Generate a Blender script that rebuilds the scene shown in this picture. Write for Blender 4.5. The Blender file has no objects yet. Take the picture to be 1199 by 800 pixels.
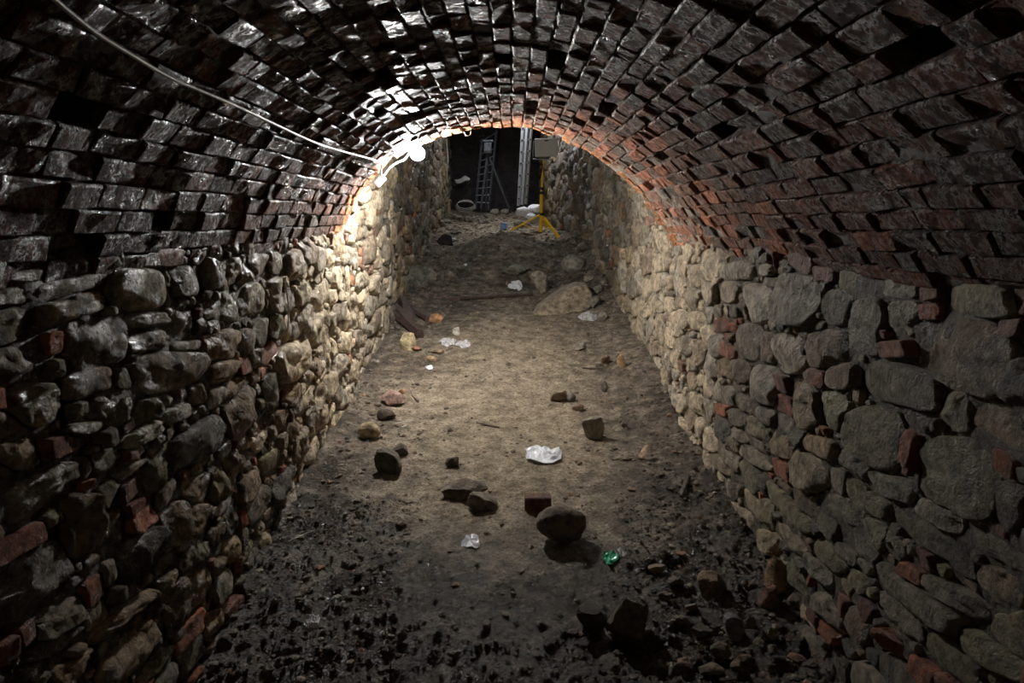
import bpy, bmesh, math, random
import numpy as np
from mathutils import Vector, Matrix
random.seed(7); rng = np.random.default_rng(7)
C = bpy.context.scene.collection
R = math.radians
CZ = 1.72                      # camera height
FPX = 900.0                    # focal length in pixels of the 1199x800 frame
PITCH = math.atan(142.0/FPX)

# ------------------------------------------------------------------ camera, world, light, exposure
cam = bpy.data.cameras.new('camera'); cam.sensor_width = 36; cam.lens = FPX*36/1199
cam.clip_start = 0.05
co = bpy.data.objects.new('camera', cam); C.objects.link(co)
co.location = (0, 0, CZ); co.rotation_euler = (math.pi/2-PITCH, 0, 0)
bpy.context.scene.camera = co
vs = bpy.context.scene.view_settings
vs.view_transform = 'Standard'; vs.look = 'None'; vs.gamma = 1; vs.use_curve_mapping = False
vs.exposure = 0.45
BULB_STRENGTH = 1500.0
world = bpy.data.worlds.new('world'); bpy.context.scene.world = world; world.use_nodes = True
bg = world.node_tree.nodes['Background']; bg.inputs[0].default_value = (0.35, 0.42, 0.75, 1); bg.inputs[1].default_value = 0.010
def area(name, loc, rot, size, power, col):
    l = bpy.data.lights.new(name, 'AREA'); l.size = size; l.energy = power; l.color = col
    o = bpy.data.objects.new(name, l); C.objects.link(o); o.location = loc; o.rotation_euler = rot
    return o
# work lamp further back in the tunnel, behind the photographer (warm, weak)
area('tunnel_lamp_light', (-0.35, -1.9, CZ+0.25), (R(62), 0, R(-6)), 0.25, 3.0, (1.0, 0.80, 0.58))
# unseen fill light added above the open pit to brighten it, beyond the vault
area('pit_fill_light', (0.1, 13.2, CZ+2.3), (R(-22), 0, 0), 0.3, 30.0, (0.97, 0.97, 1.0))

# ------------------------------------------------------------------ projection helpers
cp, sp_ = math.cos(PITCH), math.sin(PITCH)
def ray(px, py):
    x = (px-599.5)/FPX; u = (400-py)/FPX
    return np.array([x, cp+u*sp_, -sp_+u*cp])
def at_y(px, py, Y):
    d = ray(px, py); t = Y/d[1]
    return np.array([d[0]*t, Y, CZ+d[2]*t])
def proj(p):
    x, y, z = p[0], p[1], p[2]-CZ
    dep = y*cp - z*sp_; up = y*sp_ + z*cp
    return 599.5+FPX*x/dep, 400-FPX*up/dep, dep

# ------------------------------------------------------------------ numpy gradient noise
_perm = np.arange(256); np.random.default_rng(3).shuffle(_perm); _perm = np.concatenate([_perm, _perm, _perm])
_g = np.random.default_rng(4).normal(size=(256, 3)); _g /= np.linalg.norm(_g, axis=1)[:, None]
def perlin(x, y, z=0.0):
    x, y, z = np.broadcast_arrays(np.asarray(x, float), np.asarray(y, float), np.asarray(z, float))
    xi, yi, zi = np.floor(x).astype(int), np.floor(y).astype(int), np.floor(z).astype(int)
    xf, yf, zf = x-xi, y-yi, z-zi
    f = lambda t: t*t*t*(t*(t*6-15)+10)
    u, v, w = f(xf), f(yf), f(zf)
    def c(a, b, d):
        h = _perm[_perm[_perm[(xi+a) & 255]+((yi+b) & 255)]+((zi+d) & 255)]
        g = _g[h]
        return g[..., 0]*(xf-a)+g[..., 1]*(yf-b)+g[..., 2]*(zf-d)
    l = lambda a, b, t: a+(b-a)*t
    return l(l(l(c(0,0,0), c(1,0,0), u), l(c(0,1,0), c(1,1,0), u), v),
             l(l(c(0,0,1), c(1,0,1), u), l(c(0,1,1), c(1,1,1), u), v), w)*1.5
def fbm(x, y, z=0.0, o=4):
    s = 0; a = 1.0
    for k in range(o):
        f = 2.0**k; s = s+a*perlin(np.asarray(x)*f+k*17.3, np.asarray(y)*f+k*5.1, np.asarray(z)*f); a *= .5
    return s

# ------------------------------------------------------------------ materials
def nodes_mat(name):
    m = bpy.data.materials.new(name); m.use_nodes = True
    nt = m.node_tree; return m, nt, nt.nodes['Principled BSDF'], nt.nodes.new, nt.links.new
def noise_node(nt, coord, scale, detail=5, rough=.6):
    n = nt.nodes.new('ShaderNodeTexNoise'); n.inputs['Scale'].default_value = scale
    n.inputs['Detail'].default_value = detail; n.inputs['Roughness'].default_value = rough
    nt.links.new(coord, n.inputs['Vector']); return n
def ramp(nt, src, stops):
    r = nt.nodes.new('ShaderNodeValToRGB'); e = r.color_ramp.elements
    while len(e) < len(stops): e.new(.5)
    for i, (p, c) in enumerate(stops):
        e[i].position = p
        e[i].color = (*c, 1) if isinstance(c, tuple) else (c, c, c, 1)
    nt.links.new(src, r.inputs[0]); return r
def mix(nt, typ, fac, a, b):
    m = nt.nodes.new('ShaderNodeMix'); m.data_type = 'RGBA'; m.blend_type = typ
    for s, v in ((m.inputs[0], fac), (m.inputs[6], a), (m.inputs[7], b)):
        if hasattr(v, 'links'): nt.links.new(v, s)
        elif isinstance(v, (int, float)): s.default_value = v
        else: s.default_value = (*v, 1)
    return m.outputs[2]
def masonry(name, wet=(.28, .75), bump=.012, lime=(.62, .72), limecol=(.50, .49, .45), limefac=.8, scale=22, spec=.5, glint=False):
    """stone / brick: base colour from the mesh attribute 'col', stains, lime bloom, damp gloss, fine relief"""
    m, nt, b, N, L = nodes_mat(name)
    at = N('ShaderNodeAttribute'); at.attribute_name = 'col'
    g = N('ShaderNodeNewGeometry').outputs['Position']
    n1 = noise_node(nt, g, scale, 7, .65); n2 = noise_node(nt, g, 3.1, 4, .6); n3 = noise_node(nt, g, 7.5, 6, .7)
    c = mix(nt, 'MULTIPLY', 1.0, at.outputs['Color'], ramp(nt, n1.outputs[0], [(.38, .5), (.5, .95), (.62, 1.4)]).outputs[0])
    c = mix(nt, 'MULTIPLY', .8, c, ramp(nt, n3.outputs[0], [(.35, (.55, .5, .45)), (.55, (1., 1., 1.)), (.75, (1.15, 1.1, 1.0))]).outputs[0])
    lf = mix(nt, 'MULTIPLY', 1.0, ramp(nt, n3.outputs[0], [(lime[0], 0.), (lime[1], limefac)]).outputs[0], ramp(nt, n2.outputs[0], [(.42, 0.), (.6, 1.)]).outputs[0])
    c = mix(nt, 'MIX', lf, c, limecol)
    L(c, b.inputs['Base Color'])
    n4 = noise_node(nt, g, 5.0, 5, .65)
    L(ramp(nt, n4.outputs[0], [(.35, wet[0]), (.65, wet[1])]).outputs[0], b.inputs['Roughness'])
    b.inputs['Specular IOR Level'].default_value = spec
    if glint:                                           # wet film only in small patches, dull soot between them
        n6 = noise_node(nt, g, glint, 6, .7)
        L(ramp(nt, n6.outputs[0], [(.47, .72), (.60, .16)]).outputs[0], b.inputs['Roughness'])
        L(ramp(nt, n6.outputs[0], [(.47, .10), (.60, .85)]).outputs[0], b.inputs['Specular IOR Level'])
    n5 = noise_node(nt, g, 85, 7, .75)
    ad = N('ShaderNodeMath'); ad.operation = 'MULTIPLY_ADD'; L(n5.outputs[0], ad.inputs[0]); ad.inputs[1].default_value = .45; L(n1.outputs[0], ad.inputs[2])
    bp = N('ShaderNodeBump'); bp.inputs['Strength'].default_value = 1.0; bp.inputs['Distance'].default_value = bump
    L(ad.outputs[0], bp.inputs['Height']); L(bp.outputs[0], b.inputs['Normal'])
    return m
M = {}
M['stone'] = masonry('rubble stone', wet=(.26, .62), bump=.040)
M['stone_wet'] = masonry('wet rubble stone', wet=(.16, .48), bump=.030, glint=9)
M['brick'] = masonry('wet vault brick', wet=(.20, .50), bump=.055, lime=(.60, .70), limecol=(.42, .42, .42), limefac=.35, scale=30, glint=24)
M['mortar'] = masonry('old mortar', wet=(.35, .8), bump=.05, scale=40)
M['rock'] = masonry('loose rock', wet=(.55, .9), bump=.030, lime=(.9, .95))
M['timber'] = masonry('rotten timber', wet=(.3, .7), bump=.02, lime=(.9, .95), scale=35)

def plain(name, col, rough=.5, metal=0, noise=.0, scale=30, trans=0, emit=None, alpha=1, bump=0):
    m, nt, b, N, L = nodes_mat(name)
    g = N('ShaderNodeTexCoord').outputs['Object']
    n = noise_node(nt, g, scale)
    lo = tuple(max(0, c*(1-noise)) for c in col); hi = tuple(min(1, c*(1+noise)) for c in col)
    L(ramp(nt, n.outputs[0], [(.35, lo), (.65, hi)]).outputs[0], b.inputs['Base Color'])
    b.inputs['Roughness'].default_value = rough; b.inputs['Metallic'].default_value = metal
    if trans: b.inputs['Transmission Weight'].default_value = trans
    if alpha < 1: b.inputs['Alpha'].default_value = alpha
    if bump:
        bp = N('ShaderNodeBump'); bp.inputs['Distance'].default_value = bump; L(n.outputs[0], bp.inputs['Height']); L(bp.outputs[0], b.inputs['Normal'])
    if emit:
        b.inputs['Emission Color'].default_value = (*emit[0], 1); b.inputs['Emission Strength'].default_value = emit[1]
    return m
M['cable'] = plain('white cable sheath', (.62, .61, .58), .35, noise=.15)
M['white_plastic'] = plain('white plastic', (.75, .77, .80), .35, noise=.08)
M['film'] = plain('thin plastic film', (.80, .85, .90), .18, noise=.1, scale=60, alpha=.8, bump=.002)
M['clear_film'] = plain('clear plastic film', (.75, .75, .78), .15, noise=.2, scale=60, alpha=.45, bump=.002)
M['green'] = plain('green glass', (.10, .55, .32), .15, noise=.2, alpha=.9)
M['blue'] = plain('blue plastic', (.05, .22, .55), .4, noise=.1)
M['yellow'] = plain('yellow painted steel', (.85, .52, .02), .35, noise=.12)
M['black'] = plain('black plastic', (.02, .02, .022), .4, noise=.2)
M['dark_steel'] = plain('dark painted steel', (.10, .11, .13), .35, .6, noise=.3)
M['alu'] = plain('brushed aluminium', (.55, .58, .62), .38, .7, noise=.12)
M['lampback'] = plain('grey painted lamp housing', (.48, .46, .40), .5, noise=.06)
M['sack'] = plain('white sack cloth', (.78, .80, .84), .7, noise=.1, bump=.01)
M['bulb'] = plain('glowing bulb glass', (1, 1, 1), .3, emit=((1.0, .975, .93), BULB_STRENGTH))
M['straw'] = plain('white straw', (.75, .75, .72), .4, noise=.1)

def floor_material():
    m, nt, b, N, L = nodes_mat('trodden clay and mud')
    g = N('ShaderNodeNewGeometry').outputs['Position']
    at = N('ShaderNodeAttribute'); at.attribute_name = 'dry'
    n1 = noise_node(nt, g, 9, 8, .7); n2 = noise_node(nt, g, 60, 9, .8); n3 = noise_node(nt, g, 2.2, 5, .6)
    mud = ramp(nt, n1.outputs[0], [(.3, (.028, .021, .015)), (.5, (.095, .076, .058)), (.66, (.27, .225, .18))]).outputs[0]
    clay = ramp(nt, n1.outputs[0], [(.36, (.22, .185, .125)), (.5, (.42, .345, .245)), (.64, (.60, .52, .39))]).outputs[0]
    wob = N('ShaderNodeMath'); wob.operation = 'MULTIPLY_ADD'; L(n1.outputs[0], wob.inputs[0]); wob.inputs[1].default_value = .9
    sub = N('ShaderNodeMath'); sub.operation = 'ADD'; L(at.outputs['Fac'], sub.inputs[0]); sub.inputs[1].default_value = -.45
    L(sub.outputs[0], wob.inputs[2])
    f = ramp(nt, wob.outputs[0], [(.15, 0.), (.85, 1.)])
    c = mix(nt, 'MIX', f.outputs[0], mud, clay)
    c = mix(nt, 'MULTIPLY', .9, c, ramp(nt, n2.outputs[0], [(.40, .35), (.5, 1.), (.60, 1.45)]).outputs[0])
    L(c, b.inputs['Base Color'])
    rr = ramp(nt, n3.outputs[0], [(.4, .22), (.62, .5)]).outputs[0]
    sx = N('ShaderNodeSeparateXYZ'); L(g, sx.inputs[0]); mr = N('ShaderNodeMapRange'); L(sx.outputs['Y'], mr.inputs[0]); mr.inputs[1].default_value = 5.5; mr.inputs[2].default_value = 8.5
    r2 = mix(nt, 'MIX', mr.outputs[0], rr, (.95, .95, .95))       # the pit beyond the vault is dry earth
    L(mix(nt, 'MIX', f.outputs[0], r2, (.9, .9, .9)), b.inputs['Roughness'])
    ad = N('ShaderNodeMath'); ad.operation = 'MULTIPLY_ADD'; L(n2.outputs[0], ad.inputs[0]); ad.inputs[1].default_value = .5; L(n1.outputs[0], ad.inputs[2])
    bp = N('ShaderNodeBump'); bp.inputs['Strength'].default_value = 1; bp.inputs['Distance'].default_value = .08
    L(ad.outputs[0], bp.inputs['Height']); L(bp.outputs[0], b.inputs['Normal'])
    return m
M['floor'] = floor_material()

# ------------------------------------------------------------------ object helpers
def link_mesh(name, V, F, mat, parent=None, col=None, smooth=True, dry=None):
    me = bpy.data.meshes.new(name)
    me.from_pydata([tuple(map(float, v)) for v in V] if not isinstance(V, np.ndarray) else V.tolist(), [], F if isinstance(F, list) else F.tolist())
    if col is not None:
        a = me.attributes.new('col', 'FLOAT_COLOR', 'POINT')
        cc = np.ones((len(me.vertices), 4), np.float32); cc[:, :3] = np.asarray(col, np.float32)
        a.data.foreach_set('color', cc.ravel())
    if dry is not None:
        a = me.attributes.new('dry', 'FLOAT', 'POINT'); a.data.foreach_set('value', np.asarray(dry, np.float32).ravel())
    if smooth: me.polygons.foreach_set('use_smooth', [True]*len(me.polygons))
    me.materials.append(mat)
    o = bpy.data.objects.new(name, me); C.objects.link(o)
    if parent: o.parent = parent
    return o
def tag(o, label, cat, group=None):
    o['label'] = label; o['category'] = cat
    if group: o['group'] = group
    return o
def structure(o): o['kind'] = 'structure'; return o
def empty(name, loc=(0, 0, 0)):
    o = bpy.data.objects.new(name, None); C.objects.link(o); o.location = loc; o.empty_display_size = .05; return o
class MB:
    def __init__(s): s.V = []; s.F = []
    def add(s, V, F):
        n = len(s.V); s.V += [tuple(v) for v in V]; s.F += [tuple(i+n for i in f) for f in F]; return s
    def box(s, c, size, rot=None):
        x, y, z = [k/2 for k in size]; P = [(-x,-y,-z),(x,-y,-z),(x,y,-z),(-x,y,-z),(-x,-y,z),(x,-y,z),(x,y,z),(-x,y,z)]
        if rot is not None: P = [rot @ Vector(p) for p in P]
        return s.add([Vector(p)+Vector(c) for p in P], [(0,3,2,1),(4,5,6,7),(0,1,5,4),(1,2,6,5),(2,3,7,6),(3,0,4,7)])
    def bar(s, a, b, w, h):
        a, b = Vector(a), Vector(b); d = b-a; q = d.to_track_quat('Z', 'Y').to_matrix()
        return s.box((a+b)/2, (w, h, d.length), q)
    def tube(s, pts, r, n=8, cap=True):
        pts = [Vector(p) for p in pts]; rings = []
        up = Vector((0, 0, 1))
        for i, p in enumerate(pts):
            d = (pts[min(i+1, len(pts)-1)]-pts[max(i-1, 0)]).normalized()
            a = d.cross(up)
            if a.length < .1: a = d.cross(Vector((1, 0, 0)))
            a.normalize(); b = d.cross(a)
            rr = r[i] if hasattr(r, '__len__') else r
            rings.append([p+(a*math.cos(t)+b*math.sin(t))*rr for t in [2*math.pi*k/n for k in range(n)]])
        V = [v for q in rings for v in q]; F = []
        for i in range(len(pts)-1):
            for k in range(n):
                F.append((i*n+k, i*n+(k+1) % n, (i+1)*n+(k+1) % n, (i+1)*n+k))
        if cap: F += [tuple(range(n))[::-1], tuple((len(pts)-1)*n+k for k in range(n))]
        return s.add(V, F)
    def build(s, name, mat, parent=None, smooth=False, bevel=0, label=None):
        V = s.V
        if parent is not None:
            off = parent.location; V = [Vector(v)-off for v in V]
        o = link_mesh(name, V, s.F, mat, parent, smooth=smooth)
        if bevel:
            md = o.modifiers.new('b', 'BEVEL'); md.width = bevel; md.segments = 2
        if label: o['label'] = label
        return o
def spline(pts, n=8):
    P = [np.array(p, float) for p in pts]; P = [2*P[0]-P[1]]+P+[2*P[-1]-P[-2]]; out = []
    for i in range(1, len(P)-2):
        for k in range(n):
            t = k/n
            out.append(.5*((2*P[i])+(-P[i-1]+P[i+1])*t+(2*P[i-1]-5*P[i]+4*P[i+1]-P[i+2])*t*t+(-P[i-1]+3*P[i]-3*P[i+1]+P[i+2])*t**3))
    out.append(P[-2]); return out

# ------------------------------------------------------------------ ground height
_by = [-4, 2, 2.7, 3.8, 5.4, 7.5, 9, 10.5, 12, 14, 16.5]
_bz = [-1.72, -1.73, -1.71, -1.57, -1.40, -1.06, -.80, -.50, -.31, -.01, .28]
def Hs(x, y):
    """smooth ground"""
    x = np.asarray(x, float); y = np.asarray(y, float)
    h = np.interp(y, _by, _bz)+CZ
    h = h+.045*x*np.clip((5-y)/3, 0, 1)
    h = h+.05*np.abs(x/1.2)**4
    h = h+.36*np.exp(-((x+.08)/.70)**2-((y-10.3)/.80)**2)
    bank = 1/(1+np.exp(-(y-8.6)/.4))*1/(1+np.exp((y-12.5)/.5))
    h = h+.28*bank*np.clip((x-.45)/.55, 0, 1)**1.3
    h = h+.08*np.exp(-((x-1.15)/.25)**2-((y-6.3)/.8)**2)
    return h
def H(x, y):
    x = np.asarray(x, float); y = np.asarray(y, float)
    h = Hs(x, y)
    rough = np.clip(1.75-.38*y+.8*np.abs(x), .30, 1.15)+.1*np.clip((y-8)/2, 0, 1)
    h = h+rough*(.020*fbm(x*2.4, y*2.4, 1.3, 3))
    n = fbm(x*9, y*9, 4.7, 4)
    h = h+(rough*.020+.010*np.clip((4.0-y)/1.6, 0, 1))*n
    r = 1-np.abs(perlin(x*14, y*14, 9.1))*2; h = h+rough*.007*r
    near = np.clip((4.0-y)/1.6, 0, 1)
    h = h+near*.030*np.clip(fbm(x*4.5+7, y*4.5, 3.3, 2), -.6, .8)
    b_ = perlin(x*17, y*15, 6.1); h = h+(.25+.3*near)*.012*np.clip(b_*3, -.7, .7)
    c = np.clip(perlin(x*6.5+3, y*6.5, 2.2)-.12, 0, 1); h = h-rough*.02*c
    h = h+rough*.007*fbm(x*34, y*30, 7.7, 2)*(1+.5*near)
    return h
def on_ground(px, py):
    d = ray(px, py); ts = np.linspace(1.2, 17, 1600)
    P = d[None, :]*ts[:, None]; below = (P[:, 2]+CZ) < Hs(P[:, 0], P[:, 1])
    i = int(np.argmax(below)) if below.any() else len(ts)-1
    return np.array([P[i, 0], P[i, 1], float(Hs(P[i, 0], P[i, 1]))])

# ------------------------------------------------------------------ floor
YB = 15.4                                            # back of the pit
ys = [-2.5]
while ys[-1] < YB+.4:
    ys.append(ys[-1]+(.05 if ys[-1] < 1.4 else .0085*max(1, ys[-1]/2.6)))
ys = np.array(ys); xs = np.linspace(-1.42, 1.42, 330)
X, Y = np.meshgrid(xs, ys); Z = H(X, Y)
V = np.stack([X, Y, Z], -1).reshape(-1, 3); nx, ny = len(xs), len(ys)
i = np.arange(nx-1)[None, :]+np.arange(ny-1)[:, None]*nx; i = i.ravel()
F = np.stack([i, i+1, i+1+nx, i+nx], 1)
cx = -.02+.10*np.sin(Y*.9); hw = np.interp(Y, [2, 3.2, 4.2, 6, 7.4, 8.5, 16], [.1, .45, .62, .66, .55, .3, 1.3])
dry = 1/(1+np.exp((np.abs(X-cx)-hw)/.20))
dry = dry*np.interp(Y, [2.7, 3.1, 4.0, 7.2, 8.2, 9.6, 11.2, 16], [.0, .10, .82, .95, .38, .12, .75, .75])+.22*np.interp(Y, [3, 4.5, 9], [0, 1, 1])
dry = dry+.25*fbm(X*1.5, Y*1.5, 0, 3)*np.clip((Y-2.6), 0, 1)
floor = structure(link_mesh('floor', V, F, M['floor'], dry=dry.ravel()))

# ------------------------------------------------------------------ vault profile (traced at the mouth of the vault)
YV = 5.55
_pp = [(398,287),(405,268),(413,249),(425,225),(442,205),(455,192),(474,179),(492,169),(513,161),(534,155),(560,151),(585,149),(608,149.5),(632,154),(660,164),(690,180),(717,199),(743,221),(760,242),(777,266),(792,289)]
prof = [at_y(a, b, YV)[[0, 2]] for a, b in _pp]
prof = np.array([q[:2] for q in spline([(a, b, 0) for a, b in prof], 8)])
for _ in range(12): prof[1:-1] = .25*prof[:-2]+.5*prof[1:-1]+.25*prof[2:]
seg = np.linalg.norm(np.diff(prof, axis=0), axis=1); arc = np.concatenate([[0], np.cumsum(seg)]); ARC = arc[-1]
def vprof(s):
    x = np.interp(s, arc, prof[:, 0]); z = np.interp(s, arc, prof[:, 1])
    e = .06; dx = np.interp(min(s+e, ARC), arc, prof[:, 0])-np.interp(max(s-e, 0), arc, prof[:, 0]); dz = np.interp(min(s+e, ARC), arc, prof[:, 1])-np.interp(max(s-e, 0), arc, prof[:, 1])
    l = math.hypot(dx, dz); tx, tz = dx/l, dz/l
    return np.array([x, z]), np.array([tx, tz]), np.array([tz, -tx])       # point, tangent, inward normal
def vbulge(s, y): return .018*fbm(s*1.1, y*.9, 3.3, 2)
def vault_hit(px, py, off=.015):
    d = ray(px, py); best = None
    for t in np.linspace(.8, 7.5, 3000):
        x, z = d[0]*t, d[2]*t+CZ
        k = int(np.argmin((prof[:, 0]-x)**2+(prof[:, 1]-z)**2)); s = arc[k]; p, tt, n = vprof(s)
        dist = (np.array([x, z])-p) @ n
        if dist < off: return np.array([x, d[1]*t, z])
    return d*7.5+np.array([0, 0, CZ])

# brick mesh variants: worn, chipped bricks of unit size (length along y, width x, depth z up into the vault)
def brick_mesh(k, colr):
    r = np.random.default_rng(100+k)
    nu, nv = 6, 4                                       # face grid
    us = np.array([-.5, -.465, -.17, .15, .465, .5]); vs_ = np.array([-.5, -.41, .41, .5])
    V = []; idx = {}
    for a, u in enumerate(us):
        for b, v in enumerate(vs_):
            edge = (a in (0, nu-1))+(b in (0, nv-1))
            dz = r.normal()*.0022
            if edge == 1: dz += .003+abs(r.normal())*.002
            if edge == 2: dz += .006+abs(r.normal())*.005
            idx[a, b] = len(V); V.append([v*(1+r.normal()*.015), u*(1+r.normal()*.008), dz])
    F = []
    for a in range(nu-1):
        for b in range(nv-1): F.append((idx[a, b], idx[a+1, b], idx[a+1, b+1], idx[a, b+1]))
    border = [idx[a, 0] for a in range(nu)]+[idx[nu-1, b] for b in range(1, nv)]+[idx[a, nv-1] for a in range(nu-2, -1, -1)]+[idx[0, b] for b in range(nv-2, 0, -1)]
    n0 = len(V)
    for q in border: V.append([V[q][0]*1.0, V[q][1]*1.0, .10])
    nb = len(border)
    for q in range(nb): F.append((border[q], n0+q, n0+(q+1) % nb, border[(q+1) % nb]))
    F.append(tuple(n0+q for q in range(nb))[::-1])
    if k % 5 == 3:                                      # spalled corner
        for v in V[:n0]:
            if v[0]+v[1] > .45: v[2] += .02
    V = np.array(V); V[:, 1] *= .01; V[:, 1] *= 100
    return V, F
brick_pal = [(.18, .075, .048), (.24, .088, .052), (.15, .07, .05), (.28, .10, .056), (.14, .08, .06), (.20, .10, .07), (.33, .12, .065), (.10, .065, .052)]
NVAR = 20
bvars = [brick_mesh(k, None) for k in range(NVAR)]
bricks = []
r = np.random.default_rng(21)
s = .0; course = 0
while s < ARC-.03:
    w = r.uniform(.066, .080); w = min(w, ARC-s)
    y = .15+r.uniform(0, .2) if course % 2 else .15
    while y < YV+.02:
        L_ = r.choice([.235, .235, .22, .20, .16, .115], p=[.36, .2, .16, .1, .08, .10])
        L_ = min(L_, YV+.0+r.uniform(-.02, .05)-y)
        if L_ < .05: break
        bricks.append([s+w/2, y+L_/2, w-.005, L_-.007, r.uniform(-.009, .009), int(r.integers(NVAR)), r.random() < .028 and y < 4.9])
        y += L_
    s += w; course += 1
# ceiling backing (mortar bed behind the bricks)
vy = np.arange(-2.6, YV+.001, .03); vsn = np.linspace(-.02, ARC+.02, 170)
V = []
for y in vy:
    for s in vsn:
        p, t, n = vprof(min(max(s, 0), ARC)); V.append((s, y, p[0], p[1], n[0], n[1]))
V = np.array(V); dp = .018-.013*np.clip((V[:, 1]-3.9)/1.2, 0, 1)*np.clip((V[:, 0]/ARC-.4)*3, .2, 1)+.009*fbm(V[:, 0]*14, V[:, 1]*14, 1, 3)-vbulge(V[:, 0], V[:, 1])
for bk in bricks:                                    # sockets of the fallen bricks
    if bk[6]: dp = np.where((np.abs(V[:, 0]-bk[0]) < bk[2]*.55) & (np.abs(V[:, 1]-bk[1]) < bk[3]*.5), .11, dp)
P = np.stack([V[:, 2]-V[:, 4]*dp, V[:, 1], V[:, 3]-V[:, 5]*dp], 1)
n_ = len(vsn); i = (np.arange(n_-1)[None, :]+np.arange(len(vy)-1)[:, None]*n_).ravel()
F = np.stack([i, i+n_, i+n_+1, i+1], 1).tolist()
# outer skin + end face, so the vault is a solid shell
base = len(P); outer = np.stack([V[:, 2]-V[:, 4]*.30, V[:, 1], V[:, 3]-V[:, 5]*.30], 1)
F += [(a+base, b+base, c+base, d+base) for a, b, c, d in np.stack([i, i+1, i+n_+1, i+n_], 1).tolist()]
e0 = (len(vy)-1)*n_
F += [(e0+k, e0+k+1, base+e0+k+1, base+e0+k) for k in range(n_-1)]
P = np.concatenate([P, outer])
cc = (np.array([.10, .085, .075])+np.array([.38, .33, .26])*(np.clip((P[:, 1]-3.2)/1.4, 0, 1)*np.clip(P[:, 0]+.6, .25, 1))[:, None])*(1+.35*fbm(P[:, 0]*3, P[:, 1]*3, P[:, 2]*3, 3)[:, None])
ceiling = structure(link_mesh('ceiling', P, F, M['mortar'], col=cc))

info = []
for bk in bricks:
    if bk[6]: continue
    sc, yc, w, L_, off, k, _ = bk
    p, t, n = vprof(sc); off = off*(1-.6*np.clip((yc-4)/1., 0, 1))-(-vbulge(sc, yc))
    loc = np.array([p[0]+n[0]*off, yc, p[1]+n[1]*off])
    # end bricks cleaner and redder; the deep vault sooty
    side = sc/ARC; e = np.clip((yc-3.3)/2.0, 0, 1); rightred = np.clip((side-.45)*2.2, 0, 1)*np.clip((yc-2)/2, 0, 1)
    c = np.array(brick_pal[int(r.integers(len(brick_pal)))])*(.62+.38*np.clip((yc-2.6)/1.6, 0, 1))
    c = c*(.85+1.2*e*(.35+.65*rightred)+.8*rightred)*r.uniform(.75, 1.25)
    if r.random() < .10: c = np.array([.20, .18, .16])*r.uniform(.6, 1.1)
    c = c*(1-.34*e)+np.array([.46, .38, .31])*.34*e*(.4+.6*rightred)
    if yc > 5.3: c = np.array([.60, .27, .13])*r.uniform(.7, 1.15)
    tilt = r.normal(0, .034, 3)
    zax = Vector((-n[0], 0, -n[1])); yax = Vector((0, 1, 0)); xax = yax.cross(zax)
    Rm = Matrix((xax, yax, zax)).transposed() @ Matrix.Rotation(tilt[0]*1.2, 3, 'X') @ Matrix.Rotation(tilt[1], 3, 'Y') @ Matrix.Rotation(tilt[2]*.3, 3, 'Z')
    px, py, dep = proj(loc)
    inview = -60 < px < 1260 and -60 < py < 860
    info.append((L_*w/dep**2 if inview and dep > .4 else 0, loc, Rm, w, L_, k, c))
info.sort(key=lambda q: -q[0])
shared = {}
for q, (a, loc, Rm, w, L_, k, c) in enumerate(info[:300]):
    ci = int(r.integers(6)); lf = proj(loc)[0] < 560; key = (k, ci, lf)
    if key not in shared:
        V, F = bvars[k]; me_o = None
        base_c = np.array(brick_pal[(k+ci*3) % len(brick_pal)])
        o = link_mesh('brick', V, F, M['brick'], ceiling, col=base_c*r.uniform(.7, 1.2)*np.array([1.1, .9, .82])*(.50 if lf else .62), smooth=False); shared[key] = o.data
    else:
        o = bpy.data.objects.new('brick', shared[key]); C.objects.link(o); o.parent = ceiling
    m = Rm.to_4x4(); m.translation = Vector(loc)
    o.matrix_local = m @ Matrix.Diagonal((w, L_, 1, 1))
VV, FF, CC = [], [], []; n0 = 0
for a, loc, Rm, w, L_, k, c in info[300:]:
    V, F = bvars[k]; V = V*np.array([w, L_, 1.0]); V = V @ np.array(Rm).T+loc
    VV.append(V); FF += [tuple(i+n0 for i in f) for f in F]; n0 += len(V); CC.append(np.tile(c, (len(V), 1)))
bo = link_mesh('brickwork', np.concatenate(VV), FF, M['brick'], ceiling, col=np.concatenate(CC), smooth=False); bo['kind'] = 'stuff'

# ------------------------------------------------------------------ side walls
def xl(y, z=0): return -1.225+0*np.asarray(y)
def xr(y, z=0): return np.interp(y, [-5, 5.5, 7.6, 9.2, 10.5, 12.5, 14, 17], [1.20, 1.20, 1.19, 1.05, .98, .80, .62, .55])
def wbulge(side, y, z): return .035*fbm(np.asarray(y)*.8+side*9, np.asarray(z)*.9, 5.5, 2)
XW = {-1: xl, 1: xr}
def wall_hit(side, px, py):
    d = ray(px, py); X0 = -1.225 if side < 0 else 1.20
    for _ in range(6):
        t = X0/d[0]; y = d[1]*t; X0 = float(XW[side](y))
        X0 = X0-side*.03
    return y, d[2]*t+CZ
def ztop(side, y): return np.where(np.asarray(y) < YV, CZ-.10 if side < 0 else CZ-.125, CZ+2.3)

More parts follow.
